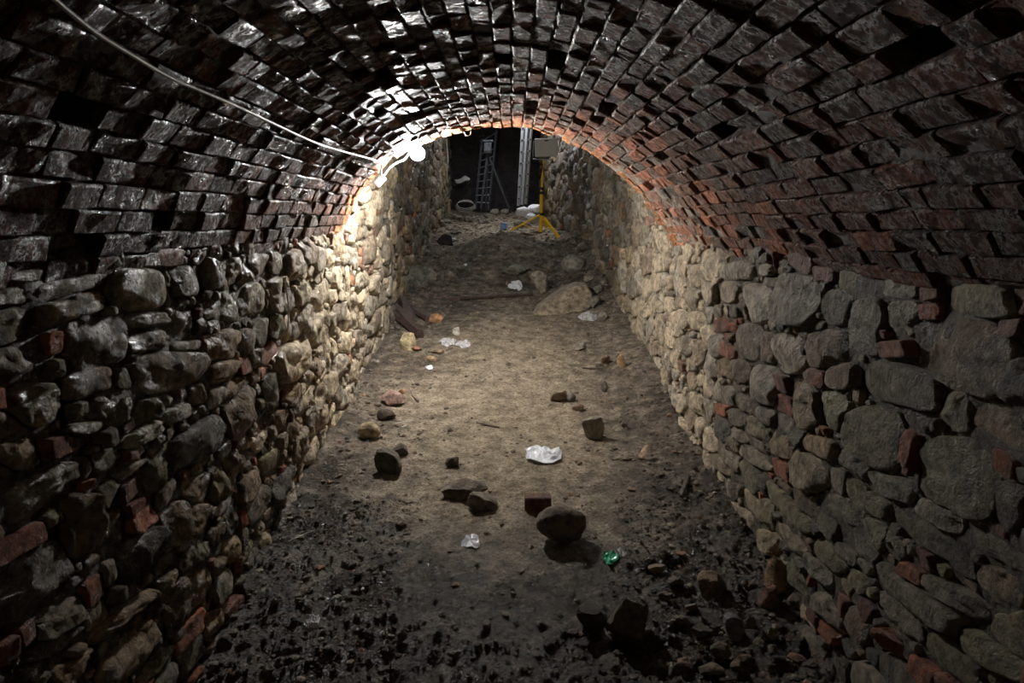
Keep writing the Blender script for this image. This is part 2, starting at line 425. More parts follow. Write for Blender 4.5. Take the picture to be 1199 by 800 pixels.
PAL = {'g': [(.24, .225, .195), (.28, .26, .225), (.20, .19, .17)], 'b': [(.25, .20, .15), (.30, .24, .17), (.20, .16, .125)],
       'o': [(.23, .22, .15), (.28, .26, .18), (.19, .19, .145)], 'w': [(.42, .41, .38), (.36, .35, .32)],
       'l': [(.48, .43, .33), (.42, .38, .30), (.52, .47, .38)], 'd': [(.14, .125, .11), (.12, .12, .12)],
       'r': [(.24, .10, .075), (.20, .09, .07), (.27, .13, .10)], 'k': [(.36, .14, .07), (.32, .12, .07)]}
RIGHT = """1011,330,1068,338,26,w 1072,345,1095,340,18,r 1097,345,1180,357,38,o 1070,366,1092,366,22,k 1035,372,1072,372,42,g
1028,410,1064,408,20,r 1066,402,1178,428,80,b 1005,440,1094,464,50,g 1090,482,1124,484,50,o 1175,447,1230,452,62,g
1184,352,1210,352,34,r 1166,384,1190,386,26,r 1171,320,1205,318,28,r 1125,316,1153,316,22,r 1133,476,1205,525,38,b
1145,533,1180,554,26,k 1070,540,1155,570,92,o 1050,522,1067,528,44,k 988,510,1048,520,72,o 1014,560,1060,580,28,g
1060,590,1108,614,28,g 1156,590,1196,598,60,d 1185,553,1212,565,18,g 1116,627,1215,672,28,o 1125,675,1185,707,42,b
1166,718,1208,740,32,b 1075,678,1138,720,26,g 1014,663,1114,737,32,g 1048,665,1072,681,20,k 1019,702,1067,742,32,g
1025,742,1056,775,22,k 1058,775,1088,802,24,k 1074,750,1138,805,38,o 1112,742,1178,798,34,o 1146,728,1208,778,34,o
1040,600,1124,672,32,o 1005,580,1036,602,28,o 1030,628,1050,652,30,o 823,310,842,310,36,l 854,317,885,317,22,w
845,315,853,315,20,g 888,316,908,316,14,w 893,330,915,331,11,w 841,342,868,343,25,l 880,355,908,355,48,w
914,352,960,352,62,w 960,320,977,320,20,r 983,327,1005,327,36,o 966,360,993,360,42,g 994,380,1030,384,62,g
824,369,838,369,20,g 857,364,868,364,18,g 862,400,893,402,44,g 894,407,908,409,38,b 909,412,942,416,46,w
948,410,990,412,46,b 965,437,1000,440,34,b 877,448,912,452,46,w 855,434,878,436,30,b 846,460,862,466,22,g
864,468,886,477,22,g 928,468,958,478,56,b 961,478,992,485,42,o 886,482,905,490,20,g 906,490,926,500,20,g
833,478,857,483,13,k 822,480,833,484,27,g 854,486,875,493,19,g 873,494,898,506,22,o 857,503,876,514,15,g
852,514,869,526,19,o 877,516,899,527,12,g 869,527,904,545,19,g 838,503,855,507,25,d 838,525,864,548,21,g
866,548,890,567,35,o 832,535,866,564,15,l 902,515,928,526,29,b 940,515,975,529,26,b 930,545,968,561,46,l
967,558,988,569,38,g 982,530,1013,553,27,g 955,580,1004,606,31,o 988,570,1022,596,31,o 906,545,926,558,20,k
900,570,950,620,24,o 928,580,955,604,28,b 868,580,893,603,27,l 856,590,887,626,20,l 840,578,852,588,13,l
891,632,910,639,29,l 908,615,943,650,19,l 956,605,978,626,24,o 978,620,1020,656,27,g 955,635,983,670,28,o
944,655,970,682,26,g 914,655,950,702,27,o 955,700,983,732,30,g 988,715,1013,752,37,b 933,712,953,731,18,l
960,730,981,753,16,k 988,670,1009,691,26,o"""
LEFT = """-20,346,47,345,22,g 22,321,78,322,16,g 55,345,138,322,21,g -20,390,55,375,38,o 55,372,94,362,28,b 93,358,133,350,26,b
138,340,196,338,50,o 84,405,152,402,54,b -20,437,62,420,44,b 60,405,80,400,28,k 147,377,198,373,18,g 154,405,201,397,24,b
82,458,136,440,36,b 22,480,78,470,48,o -20,500,40,497,34,b 5,537,55,530,36,b -20,552,28,548,28,b 52,530,98,514,25,r
83,507,129,496,15,w 137,484,160,480,32,g 146,521,189,498,21,o 137,563,174,540,12,w 140,582,171,565,18,r 146,602,169,590,17,r
175,552,197,545,52,o 113,546,145,530,26,o 6,603,98,553,44,g 78,625,120,608,76,b 120,628,151,612,42,b -15,658,54,622,26,r
-30,725,83,660,76,g 96,702,123,682,30,k 122,677,138,665,30,g 142,668,184,636,60,d 47,736,97,710,32,g 20,752,44,732,26,r
-20,780,22,755,32,r 30,778,104,738,20,g 0,803,60,775,20,g 60,803,109,768,26,b 108,748,179,695,24,b 118,798,179,738,48,b
192,727,216,690,64,b 165,797,206,760,20,o 208,330,241,328,38,g 242,320,261,320,38,g 262,360,291,358,36,o 290,352,314,350,38,o
296,312,316,311,30,g 270,317,285,316,34,g 205,380,233,377,28,g 243,365,261,363,21,g 243,385,261,383,19,g 209,408,241,403,13,g
161,442,239,430,46,b 242,405,279,402,36,b 243,438,277,432,26,b 284,403,298,400,36,b 300,392,321,388,36,o 317,345,332,343,42,g
320,308,338,308,30,g 320,385,334,382,30,o 172,302,215,302,22,r 326,432,366,415,50,l 264,492,303,468,54,b 264,463,294,445,20,b
241,471,262,462,24,g 189,491,227,478,18,g 198,540,257,500,46,d 286,537,319,507,26,l 265,551,282,540,40,b 245,574,266,562,38,o
215,582,246,570,40,b 250,602,279,580,13,w 291,604,320,582,40,g 190,618,241,600,50,b 210,643,247,612,14,b 243,634,265,618,22,b
262,658,281,632,32,b 184,669,206,652,20,g 217,708,247,675,42,b 273,693,298,672,14,g 240,742,265,716,34,b 282,657,301,638,18,o"""
def metric(st, u, v):
    du = u-st[0]; dv = v-st[1]; c, s_ = math.cos(st[4]), math.sin(st[4])
    a = (du*c+dv*s_)/st[2]; b = (-du*s_+dv*c)/st[3]
    return (np.abs(a)**st[5]+np.abs(b)**st[5])**(1/st[5])
def build_wall(side, hand, name):
    r = np.random.default_rng(50+side); MS = M['stone_wet'] if side < 0 else M['stone']
    S = []                                              # u, v, a, b, rot, p, kind, rough
    for e in hand.split():
        x1, y1, x2, y2, th, k = e.split(','); x1, y1, x2, y2, th = map(float, (x1, y1, x2, y2, th))
        A = wall_hit(side, x1, y1); B = wall_hit(side, x2, y2)
        cxm = wall_hit(side, (x1+x2)/2, (y1+y2)/2); d = proj((float(XW[side](cxm[0])), cxm[0], cxm[1]))[2]
        a = math.hypot(B[0]-A[0], B[1]-A[1])/2; rot = math.atan2(B[1]-A[1], B[0]-A[0])
        if rot > math.pi/2: rot -= math.pi
        if rot < -math.pi/2: rot += math.pi
        b = th/2*d/FPX/max(.5, math.cos(rot))*.97
        brick = k in 'rk'
        S.append([(A[0]+B[0])/2, (A[1]+B[1])/2, a, b, rot, 6 if brick else r.uniform(2.8, 5.0), k, brick])
    # the gaps are filled with courses of random rubble, large first, chinking last
    U0, U1, V0, V1, cs = (1.0, YB, CZ-1.9, CZ+2.3, .0125)
    nu, nv = int((U1-U0)/cs), int((V1-V0)/cs)
    occ = np.zeros((nu, nv), bool)
    uc = U0+(np.arange(nu)+.5)*cs; vc = V0+(np.arange(nv)+.5)*cs
    lowz = Hs(np.full(nu, side*1.15), uc)-.10
    occ |= (vc[None, :] < lowz[:, None]) | (vc[None, :] > ztop(side, uc)[:, None]+.01)
    def patch(st, k):
        rr = max(st[2], st[3])*1.15
        i0, i1 = max(0, int((st[0]-rr-U0)/cs)), min(nu, int((st[0]+rr-U0)/cs)+1)
        j0, j1 = max(0, int((st[1]-rr-V0)/cs)), min(nv, int((st[1]+rr-V0)/cs)+1)
        if i1 <= i0 or j1 <= j0: return None
        m = metric(st, uc[i0:i1, None], vc[None, j0:j1]) < k
        return (slice(i0, i1), slice(j0, j1)), m
    for st in S:
        q = patch(st, 1.0)
        if q: occ[q[0]] |= q[1]
    for (a0, a1, b0, b1, tries) in ((.12, .17, .06, .09, 2600), (.08, .12, .045, .07, 5000), (.055, .08, .035, .05, 9000), (.035, .055, .022, .035, 12000), (.02, .035, .014, .022, 9000)):
        free = np.argwhere(~occ)
        for _ in range(tries):
            i, j = free[int(r.integers(len(free)))]
            if occ[i, j]: continue
            u, v = uc[i], vc[j]
            far = 1.0 if u < 6.5 else 1.35
            a, b = r.uniform(a0, a1)*far, r.uniform(b0, b1)*far
            if a0 < .05 and u > 9: continue
            if u > YV and r.random() < .25: a, b = b*1.0, a*.9
            if u < 6.5 and r.random() < .12: a, b = b, a*.8
            bk = r.random() < (.12 if u < 4.2 else .03) and a0 < .12
            if u < 4: k = r.choice(list('gbobdg'))
            elif u < 8: k = r.choice(list('llgwbl'))
            else: k = r.choice(list('gbbdog'))
            if bk: k = 'r' if r.random() < .6 else 'k'; b = min(b, .04)
            st = [u, v, a, b, r.normal(0, .13), 6 if bk else r.uniform(2.6, 5.5), k, bk]
            q = patch(st, .93)
            if q is None or (occ[q[0]] & q[1]).mean() > .02: continue
            q = patch(st, 1.0); occ[q[0]] |= q[1]; S.append(st)
    arr = np.array([[s_[0], s_[1], max(s_[2], s_[3])] for s_ in S])
    out = []
    for n, st in enumerate(S):
        loc0 = (float(XW[side](st[0])), st[0], st[1]); px, py, dep = proj(loc0)
        if dep < .3: continue
        pix = math.sqrt(st[2]*st[3])*2*FPX/dep
        big = pix > 22
        na = 26 if big else (18 if pix > 9 else 12)
        ang = np.arange(na)*2*math.pi/na+r.uniform(0, .3)
        # equalise angles for elongated stones
        ca, sa = np.cos(ang)*st[2], np.sin(ang)*st[3]
        ll = np.hypot(ca, sa); base_r = (np.abs(np.cos(ang))**st[5]+np.abs(np.sin(ang))**st[5])**(-1/st[5])
        c, s_ = math.cos(st[4]), math.sin(st[4])
        du, dv = (ca*c-sa*s_), (ca*s_+sa*c)
        ts = np.linspace(.35, 1.16, 28)
        Pu = st[0]+du[:, None]*base_r[:, None]*ts; Pv = st[1]+dv[:, None]*base_r[:, None]*ts
        ok = np.ones_like(Pu, bool)
        nb = np.where(np.hypot(arr[:, 0]-st[0], arr[:, 1]-st[1]) < arr[:, 2]*1.25+arr[n, 2]*1.25)[0]
        for j in nb:
            if j == n: continue
            ok &= metric(S[j], Pu, Pv) > ts[None, :]
        first = np.where(ok.all(1), len(ts)-1, np.argmin(ok, 1)-1); first = np.maximum(first, 0)
        rad = base_r*ts[first]
        rad = rad-(.0045 if dep < 6 else .003)/np.maximum(ll, .01)
        rad *= 1+(.02 if st[7] else .08)*fbm(np.cos(ang)*1.9+n*3.1, np.sin(ang)*1.9, n*.37, 2)-(.0 if st[7] else .01)
        rad = np.maximum(rad, .25)
        rad = .25*np.roll(rad, 1)+.5*rad+.25*np.roll(rad, -1) if not st[7] else rad
        eu, ev = du*rad, dv*rad
        brick = st[7]; kind = r.random()
        hgt = min(.060, .016+.28*min(st[2], st[3])) + r.uniform(-.010, .018)
        if brick: rings = [(1.0, -.9), (1.0, .55), (.97, .9), (.9, 1.0), (.5, 1.0)]
        elif kind < .5: rings = [(.98, -.9), (1.0, .15), (.975, .55), (.91, .82), (.72, .96), (.36, 1.02)]
        else: rings = [(.99, -.9), (1.0, .40), (.98, .80), (.92, .95), (.68, 1.0), (.34, 1.0)]
        if big: rings.insert(-1, (rings[-1][0]*.5+rings[-2][0]*.5, 1.0))
        tu, tv = r.normal(0, .16, 2)
        V = []
        for f, h in rings:
            hh = np.full(na, h*hgt)
            uu, vv = eu*f, ev*f
            V.append(np.stack([uu, vv, hh+(tu*uu+tv*vv)*(h > .2)], 1))
        V.append(np.array([[0, 0, hgt*(1.01)]]))
        V = np.concatenate(V)
        amp = (.07 if kind < .4 else .2)*min(st[2], st[3])*(.35 if brick else 1)
        fr = .9/max(.03, min(st[2], st[3]))
        top = (V[:, 2] > hgt*.05)
        for _q in range(0 if brick else (1 if kind < .3 else 4)):     # broken facets
            th_ = r.uniform(0, 6.283); sl = r.uniform(.15, .75); dd = r.uniform(.25, .8)
            e_ = (V[:, 0]*math.cos(th_)/st[2]+V[:, 1]*math.sin(th_)/st[3])-dd
            V[:, 2] = np.where(V[:, 2] > 0, np.maximum(np.minimum(V[:, 2], hgt-sl*hgt*2.2*np.maximum(e_, 0)-0*e_), hgt*.08), V[:, 2])
        nz = fbm(V[:, 0]*fr+n*1.7, V[:, 1]*fr, V[:, 2]*fr, 3)
        V[:, 2] += nz*amp*1.4*top
        V[:, 0] += .35*amp*perlin(V[:, 0]*fr*1.3, V[:, 1]*fr*1.3, n*2.1); V[:, 1] += .35*amp*perlin(V[:, 0]*fr*1.3, V[:, 1]*fr*1.3, n*2.1+50)
        F = []; nr = len(rings)
        for q in range(nr-1):
            for k in range(na): F.append((q*na+k, q*na+(k+1) % na, (q+1)*na+(k+1) % na, (q+1)*na+k))
        ctr = len(V)-1
        for k in range(na): F.append(((nr-1)*na+k, (nr-1)*na+(k+1) % na, ctr))
        # to world: u -> y, v -> z, h -> towards the tunnel
        x0 = float(XW[side](st[0])); slope = 0
        if side > 0: slope = (float(xr(st[0]+.1))-float(xr(st[0]-.1)))/.2
        Wd = np.stack([-side*(V[:, 2])-side*float(wbulge(side, st[0], st[1]))+slope*V[:, 0], V[:, 0], V[:, 1]], 1)
        if side > 0: F = [f[::-1] for f in F]
        pal = PAL[st[6]]; col = np.array(pal[int(r.integers(len(pal)))])*r.uniform(.7, 1.25)*np.array([1.09, 1.0, .87])
        if 4.2 < st[0] < 7.5: col = col*.85+.32*np.array([.5, .455, .37])  # paler around the vault mouth: lime coating, plus lamp light put into the colour
        inv = -40 < px < 1240 and -40 < py < 840
        out.append((pix if inv else 0, np.array([x0, st[0], st[1]]), Wd, F, col, 'brick' if brick else 'stone'))
    # backing: mortar and earth behind the stones, recessed
    yy = np.arange(-2.6, YB+.3, .032); zz = np.linspace(CZ-2.0, CZ+2.4, 160)
    Yg, Zg = np.meshgrid(yy, zz, indexing='ij')
    dpt = -.004+.020*fbm(Yg*9, Zg*9, side*3, 4)
    top = np.where(Yg < YV, CZ-.03, CZ+2.4)
    Zc = np.minimum(Zg, top)
    Xg = XW[side](Yg)-side*wbulge(side, Yg, Zc)+side*dpt
    P = np.stack([Xg, Yg, Zc], -1).reshape(-1, 3); nz_ = len(zz)
    i = (np.arange(nz_-1)[None, :]+np.arange(len(yy)-1)[:, None]*nz_).ravel()
    F = np.stack([i, i+1, i+nz_+1, i+nz_], 1)
    if side > 0: F = F[:, ::-1]
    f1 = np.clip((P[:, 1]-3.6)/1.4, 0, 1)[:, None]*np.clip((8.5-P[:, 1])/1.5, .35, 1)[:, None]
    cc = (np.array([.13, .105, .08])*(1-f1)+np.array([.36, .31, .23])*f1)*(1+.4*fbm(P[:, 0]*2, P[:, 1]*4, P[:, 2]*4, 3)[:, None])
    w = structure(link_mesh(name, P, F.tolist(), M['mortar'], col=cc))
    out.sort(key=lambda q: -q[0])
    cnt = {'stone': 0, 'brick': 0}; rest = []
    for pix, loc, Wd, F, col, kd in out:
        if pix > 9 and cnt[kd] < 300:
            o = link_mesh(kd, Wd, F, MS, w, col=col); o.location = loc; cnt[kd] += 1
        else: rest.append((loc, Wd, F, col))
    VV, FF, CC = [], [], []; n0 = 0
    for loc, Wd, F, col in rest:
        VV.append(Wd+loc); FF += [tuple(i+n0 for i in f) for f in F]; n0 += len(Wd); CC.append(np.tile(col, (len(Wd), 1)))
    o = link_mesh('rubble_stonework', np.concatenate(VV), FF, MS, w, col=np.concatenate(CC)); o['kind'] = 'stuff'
    print(name, cnt, len(rest))
    return w
wl = build_wall(-1, LEFT, 'wall_left')
wr = build_wall(1, RIGHT, 'wall_right')

# back of the pit: excavated face coloured near black, standing in for the darkness there
xx = np.linspace(-1.6, 1.2, 90); zz = np.linspace(CZ-.3, CZ+3.0, 100); Xg, Zg = np.meshgrid(xx, zz, indexing='ij')
Yg = YB+.10*fbm(Xg*1.6, Zg*1.6, 8, 4)+.15*np.abs(perlin(Xg*.9, Zg*.9, 2))
P = np.stack([Xg, Yg, Zg], -1).reshape(-1, 3); n_ = 100; i = (np.arange(n_-1)[None, :]+np.arange(89)[:, None]*n_).ravel()
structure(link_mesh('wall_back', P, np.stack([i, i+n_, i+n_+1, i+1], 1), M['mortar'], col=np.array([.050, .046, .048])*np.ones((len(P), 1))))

# ------------------------------------------------------------------ loose rocks on the floor
ico = {}
for sd in (1, 2, 3, 4):
    bm = bmesh.new(); bmesh.ops.create_icosphere(bm, subdivisions=sd, radius=1)
    bm.verts.ensure_lookup_table()
    ico[sd] = (np.array([v.co[:] for v in bm.verts]), [tuple(v.index for v in f.verts) for f in bm.faces]); bm.free()
def rock_shape(seed, sd, ang):
    r = np.random.default_rng(seed); V, F = ico[sd]; V = V.copy()
    V *= 1+(.22 if ang >= .3 else .13)*fbm(V[:, 0]*1.1+seed, V[:, 1]*1.1, V[:, 2]*1.1, 2)[:, None]
    if ang:
        for _ in range(int(10*ang)+4 if ang >= .3 else 0):
            n = r.normal(size=3); n /= np.linalg.norm(n); d = r.uniform(.52, .82)
            k = V @ n-d; V -= np.where(k > 0, k, 0)[:, None]*n
    V *= 1+(.035 if ang >= .3 else .05)*fbm(V[:, 0]*(5 if ang >= .3 else 2.4)+seed, V[:, 1]*5, V[:, 2]*5, 3)[:, None]
    mn, mx = V.min(0), V.max(0); V = (V-(mn+mx)/2)/((mx-mn)/2)
    return V, F
def rock(px, pyb, wpx, hpx, col, label, name='rock', ang=1, depth=.8, rotz=None, sink=.18, cat='rock', group=None, mat='rock', flat_top=False, seed=None, tilt=0):
    """pyb: pixel row where the rock meets the ground at its centre front"""
    g = on_ground(px, pyb); dep = proj(g)[2]
    w = wpx*dep/FPX; h = hpx*dep/FPX
    seed = seed if seed is not None else int(px*7+pyb); sd = 4 if wpx > 40 else (3 if wpx > 14 else 2)
    V, F = rock_shape(seed, sd, ang)
    dy = w*depth
    # a rock is seen from above: part of its pixel height is its depth on the ground
    down = math.atan2(CZ-g[2], g[1]); hz = math.sqrt(max(.3*h*h, h*h-(dy*math.sin(down))**2))/math.cos(down)
    V = V*np.array([w/2, dy/2, (hz*(1+sink))/2]); V[:, 2] += hz/2*(1-sink)
    c = math.cos(rotz or 0); s_ = math.sin(rotz or 0)
    if tilt:
        ct, st_ = math.cos(tilt), math.sin(tilt); V = np.stack([V[:, 0]*ct-V[:, 2]*st_, V[:, 1], V[:, 0]*st_+V[:, 2]*ct], 1)
    o = link_mesh(name, V, F, M[mat], col=np.array(col), smooth=ang < .5)
    if ang >= .5: o.data.polygons.foreach_set('use_smooth', [True]*len(o.data.polygons)); o.data.set_sharp_from_angle(angle=R(24))
    y = g[1]+dy*.4; o.location = (g[0]+0.0, y, float(Hs(g[0], y))); o.rotation_euler.z = rotz or 0
    return tag(o, label, cat, group)
BR, GY, LB, YL, DK = (.20, .155, .115), (.24, .23, .21), (.36, .31, .24), (.52, .44, .26), (.08, .07, .06)
rock(658, 641, 60, 42, BR, 'large rounded brown boulder with undercut base, biggest in the central foreground', 'boulder', ang=.2, depth=.7, sink=.05, seed=23)
rock(454, 556, 32, 28, (.16, .14, .11), 'dark angular block with a pale top edge, left of the clay path', ang=1)
rock(468, 535, 19, 14, (.17, .14, .12), 'small brown stone just behind the dark angular block')
rock(543, 588, 57, 20, (.19, .155, .12), 'long flat brown slab with dark underside, left of centre', ang=.6, depth=.5)
rock(564, 601, 38, 21, (.27, .23, .18), 'flat broken stone lying in front of the long flat slab', ang=1)
rock(529, 548, 16, 11, (.12, .10, .08), 'small dark clod in the middle of the clay path', 'clod')
rock(695, 516, 27, 25, (.34, .32, .25), 'pale angular split stone right of the white plastic sheet', ang=1)
rock(654, 472, 20, 14, (.33, .27, .19), 'buff wedge of stone casting a black shadow, beside a round grey pebble')
rock(669, 472, 11, 11, (.27, .26, .24), 'round grey pebble touching the buff wedge', 'pebble', ang=0)
rock(677, 483, 14, 8, (.28, .17, .12), 'small reddish brick chip below the grey pebble', 'brick_chip')
rock(736, 540, 17, 5, (.38, .30, .22), 'small flat tan chip left of the tilted flake', 'stone_chip', depth=.5)
rock(477, 411, 20, 20, YL, 'yellow limestone lump near the left wall', ang=.8)
rock(459, 476, 29, 16, (.38, .25, .21), 'pink broken brick lump beside the left wall', 'brick_lump', ang=1)
rock(470, 463, 9, 7, (.55, .30, .17), 'small orange pebble behind the pink brick lump', 'pebble')
rock(486, 412, 14, 6, (.42, .22, .15), 'small red brick crumb in front of the yellow limestone', 'brick_chip')
rock(452, 494, 22, 13, (.09, .065, .045), 'dark brown clod in front of the pink brick lump', 'clod', ang=.4)
rock(431, 516, 26, 19, (.44, .36, .22), 'crumbly yellowish lump at the foot of the left wall', 'mortar_lump', ang=.2)
def outline_rock(pts, Y, thick, lean, col, label, name, cat='rock'):
    P = [Vector(at_y(a, b, Y)) for a, b in pts]; zb = min(p.z for p in P); n = len(P)
    c = sum(P, Vector())/n; rr = random.Random(3); V = []; F = []
    for f, dy in ((.93, -thick*.35), (1.0, -thick*.15), (.98, thick*.5), (.8, thick*.75)):
        for p in P:
            q = c+(p-c)*(f+rr.uniform(-.03, .03)); q.y = Y+dy+(q.z-zb)*lean+rr.uniform(-.02, .02); V.append(q)
    m_ = len(V); V.append(c+Vector((0, -thick*.42+(c.z-zb)*lean, 0))); V.append(c+Vector((0, thick*.8+(c.z-zb)*lean, 0)))
    for k in range(3):
        for i in range(n): F.append((k*n+i, k*n+(i+1) % n, (k+1)*n+(i+1) % n, (k+1)*n+i))
    for i in range(n): F.append((i, m_, (i+1) % n)); F.append((3*n+i, 3*n+(i+1) % n, m_+1))
    o = link_mesh(name, V, F, M['rock'], col=col, smooth=False); bm = bmesh.new(); bm.from_mesh(o.data); bmesh.ops.recalc_face_normals(bm, faces=bm.faces); bm.to_mesh(o.data); bm.free()
    bv = o.modifiers.new('b', 'BEVEL'); bv.width = .012; bv.segments = 2
    return tag(o, label, cat)
outline_rock([(621,369),(629,360),(645,349),(662,339),(677,333),(688,334),(695,344),(694,358),(684,364),(668,366),(655,371),(640,373),(629,372)], 8.1, .40, .55, (.30, .25, .18), 'big slanting stone slab with shadow below, right of the mound', 'slab')
rock(672, 320, 29, 19, (.32, .30, .26), 'smooth rounded grey boulder on the right below the tripod', 'boulder', ang=.15)
rock(488, 334, 31, 21, (.15, .145, .12), 'dark flat-faced square block by the left pit wall', ang=.9, depth=.5)
rock(505, 332, 13, 17, (.30, .26, .20), 'pale irregular stone touching the dark square block')
rock(631, 345, 21, 27, (.30, .26, .20), 'beige upright wedge stone behind the big slanting slab', ang=.8, depth=.5)
rock(604, 327, 36, 13, (.22, .21, .16), 'greenish flat slab sunk in the mound above the white scrap', 'slab', ang=.8, depth=.6)
rock(521, 288, 19, 14, (.035, .033, .03), 'black angular lump left of the mound', ang=1)
rock(727, 432, 10, 17, (.45, .29, .15), 'small upright orange shard at the foot of the right wall', 'brick_shard', ang=1, depth=.5)
rock(709, 427, 12, 10, (.34, .25, .16), 'small brown chip left of the orange shard', 'stone_chip')
rock(679, 412, 17, 10, (.30, .27, .22), 'flat grey-brown stone half way to the right wall', ang=.5)
rock(708, 460, 9, 13, (.25, .24, .21), 'small upright grey stone on the right of the path')
rock(731, 502, 8, 8, (.36, .33, .28), 'tiny pale stone right of the split stone', 'pebble')
rock(737, 755, 52, 44, (.19, .145, .10), 'angular brown block in the right foreground, low in the frame', ang=1.2, seed=11)
rock(693, 742, 36, 28, (.10, .085, .065), 'dark broken block left of the angular brown block', ang=1.2)
rock(836, 704, 37, 27, (.24, .165, .11), 'flat-faced brown block in the rubble near the right wall', ang=1.2, seed=4)
rock(862, 750, 24, 28, (.24, .22, .24), 'purplish grey slate piece in the lower right rubble', 'slate', ang=1, depth=1.2)
rock(904, 716, 24, 25, (.24, .13, .09), 'reddish lump leaning at the foot of the right wall', ang=.8)
rock(917, 700, 34, 42, (.34, .23, .14), 'orange-brown crumbling lump against the base of the right wall', 'mortar_lump', ang=.6)
rock(511, 378, 18, 10, (.48, .27, .14), 'flat orange brick fragment beside the rotten timbers', 'brick_chip', depth=.7)
rock(534, 393, 9, 9, (.60, .57, .50), 'tiny off-white stone between timbers and clear film', 'pebble')
rock(505, 424, 12, 6, (.50, .36, .22), 'small tan chip above the white scrap on the left', 'stone_chip')
rock(512, 415, 17, 5, (.45, .35, .24), 'thin pale flake below the clear plastic film', 'stone_chip', depth=.4)
rock(662, 252, 13, 15, (.42, .38, .30), 'rounded pale boulder against the right pit wall', 'boulder', ang=.1)
rock(579, 252, 12, 7, (.40, .37, .30), 'pale stone in front of the black tripod', ang=.4)
rock(592, 251, 14, 6, (.36, .33, .27), 'pale stone just in front of the blue box', ang=.4)
rock(549, 261, 14, 8, (.30, .27, .22), 'flat stone left of the pit, below the cable coil', ang=.5)
rock(565, 262, 13, 8, (.28, .26, .22), 'greyish stone behind the crest of the mound', ang=.5)
rock(608, 265, 14, 7, (.34, .31, .25), 'flat stone left of the yellow tripod leg', ang=.5)
rock(512, 266, 20, 8, (.30, .27, .22), 'broad stone at the foot of the left pit wall', ang=.6)
rock(696, 362, 16, 14, (.20, .18, .15), 'dark squat stone at the foot of the right pit wall', ang=.8)
rock(705, 377, 12, 12, (.30, .27, .22), 'small block at the corner beside the white film')
rock(531, 773, 16, 8, (.12, .10, .08), 'small dark chip in the mud at lower centre', 'stone_chip')
rock(630, 600, 32, 17, (.17, .09, .065), 'half brick with dark front face lying behind the big boulder', 'half_brick', ang=0, depth=.6, cat='brick')
# make the half brick boxy
hb = bpy.data.objects['half_brick']; me = hb.data
dims = np.array([v.co[:] for v in me.vertices]); mn, mx = dims.min(0), dims.max(0); c_ = (mn+mx)/2; hf = (mx-mn)/2
q = (dims-c_)/hf; q = np.sign(q)*np.abs(q)**.28; q = q/np.maximum(1, np.abs(q)); me.vertices.foreach_set('co', (q*hf+c_).ravel())
ORD = ['leftmost', 'second from left', 'third from left', 'fourth from left', 'fifth from left', 'sixth from left', 'seventh from left', 'eighth from left', 'eighth from right', 'seventh from right', 'sixth from right', 'fifth from right', 'fourth from right', 'third from right', 'second from right', 'rightmost']
def rank(L, i):
    k = sorted(range(len(L)), key=lambda q: (L[q][0], L[q][1])).index(i); n = len(L)
    return ORD[k] if k < (n+1)//2 else ORD[16-(n-k)]
L_ = ((872,785,22,16),(845,775,26,18),(890,765,18,14),(822,748,22,14),(800,735,18,12),(865,790,20,14),(792,690,20,12),(770,672,22,10),(878,742,14,16),(810,718,16,10),(905,770,16,12),(780,705,18,10),(835,795,30,16),(905,752,13,13),(800,790,24,14),(850,730,14,9))
for i_, (a, b, w, h) in enumerate(L_):
    rock(a, b, w, h, np.array([.23, .17, .11])*random.uniform(.7, 1.2), rank(L_, i_)+' of the brown angular fragments in the rubble heap at lower right', 'stone_fragment', ang=1, group='fragments in the lower right rubble heap')
L_ = ((700,300,14,9),(712,318,12,9),(690,330,13,9),(683,293,13,8),(700,345,12,9),(672,287,12,6),(690,268,12,8),(678,275,14,8),(650,302,12,7),(645,315,10,7),(707,335,11,8),(668,345,12,8),(640,290,12,6))
for i_, (a, b, w, h) in enumerate(L_):
    rock(a, b, w, h, np.array([.27, .24, .19])*random.uniform(.75, 1.2), rank(L_, i_)+' of the small stones on the earth slope beside the right pit wall', 'stone', ang=.7, group='stones on the right slope of the pit')
L_ = ((478,305,12,7),(497,298,12,6),(487,288,11,6),(505,280,12,6),(470,318,11,7),(515,300,11,6),(533,275,12,6),(497,270,12,6),(523,262,12,5),(540,318,10,6),(525,325,11,7))
for i_, (a, b, w, h) in enumerate(L_):
    rock(a, b, w, h, np.array([.27, .24, .19])*random.uniform(.7, 1.15), rank(L_, i_)+' of the small stones on rough ground beside the left pit wall', 'stone', ang=.7, group='stones on the left side of the pit')

# flakes and sticks
def flake(name, a, b, w, th, mat, label, cat, lift=0, col=(.5, .4, .28)):
    A = on_ground(*a); B = on_ground(*b); B[2] += lift
    A = Vector(A)+Vector((0, 0, .004)); B = Vector(B)+Vector((0, 0, .004)); m = MB(); n = 6; P = []
    d = (B-A).normalized(); s_ = d.cross(Vector((0, 0, 1))).normalized(); u = s_.cross(d)
    rr = random.Random(int(a[0]))
    V = []; F = []
    for k in range(n+1):
        p = A.lerp(B, k/n); ww = w*(.35+.65*math.sin(math.pi*(k+.6)/(n+1.2)))*rr.uniform(.8, 1.1)
        for q in range(6):
            t = 2*math.pi*q/6; V.append(p+s_*ww/2*math.cos(t)+u*(th/2*math.sin(t)+rr.uniform(-.1, .1)*th))
    for k in range(n):
        for q in range(6): F.append((k*6+q, k*6+(q+1) % 6, k*6+6+(q+1) % 6, k*6+6+q))
    F += [tuple(range(6))[::-1], tuple(n*6+q for q in range(6))]
    o = link_mesh(name, V, F, M[mat], col=col, smooth=False)
    return tag(o, label, cat)
flake('stone_flake', (749, 540), (758, 537), .06, .015, 'rock', 'tilted thin tan flake standing in the soil near the right wall', 'rock', lift=.075, col=(.50, .37, .24))
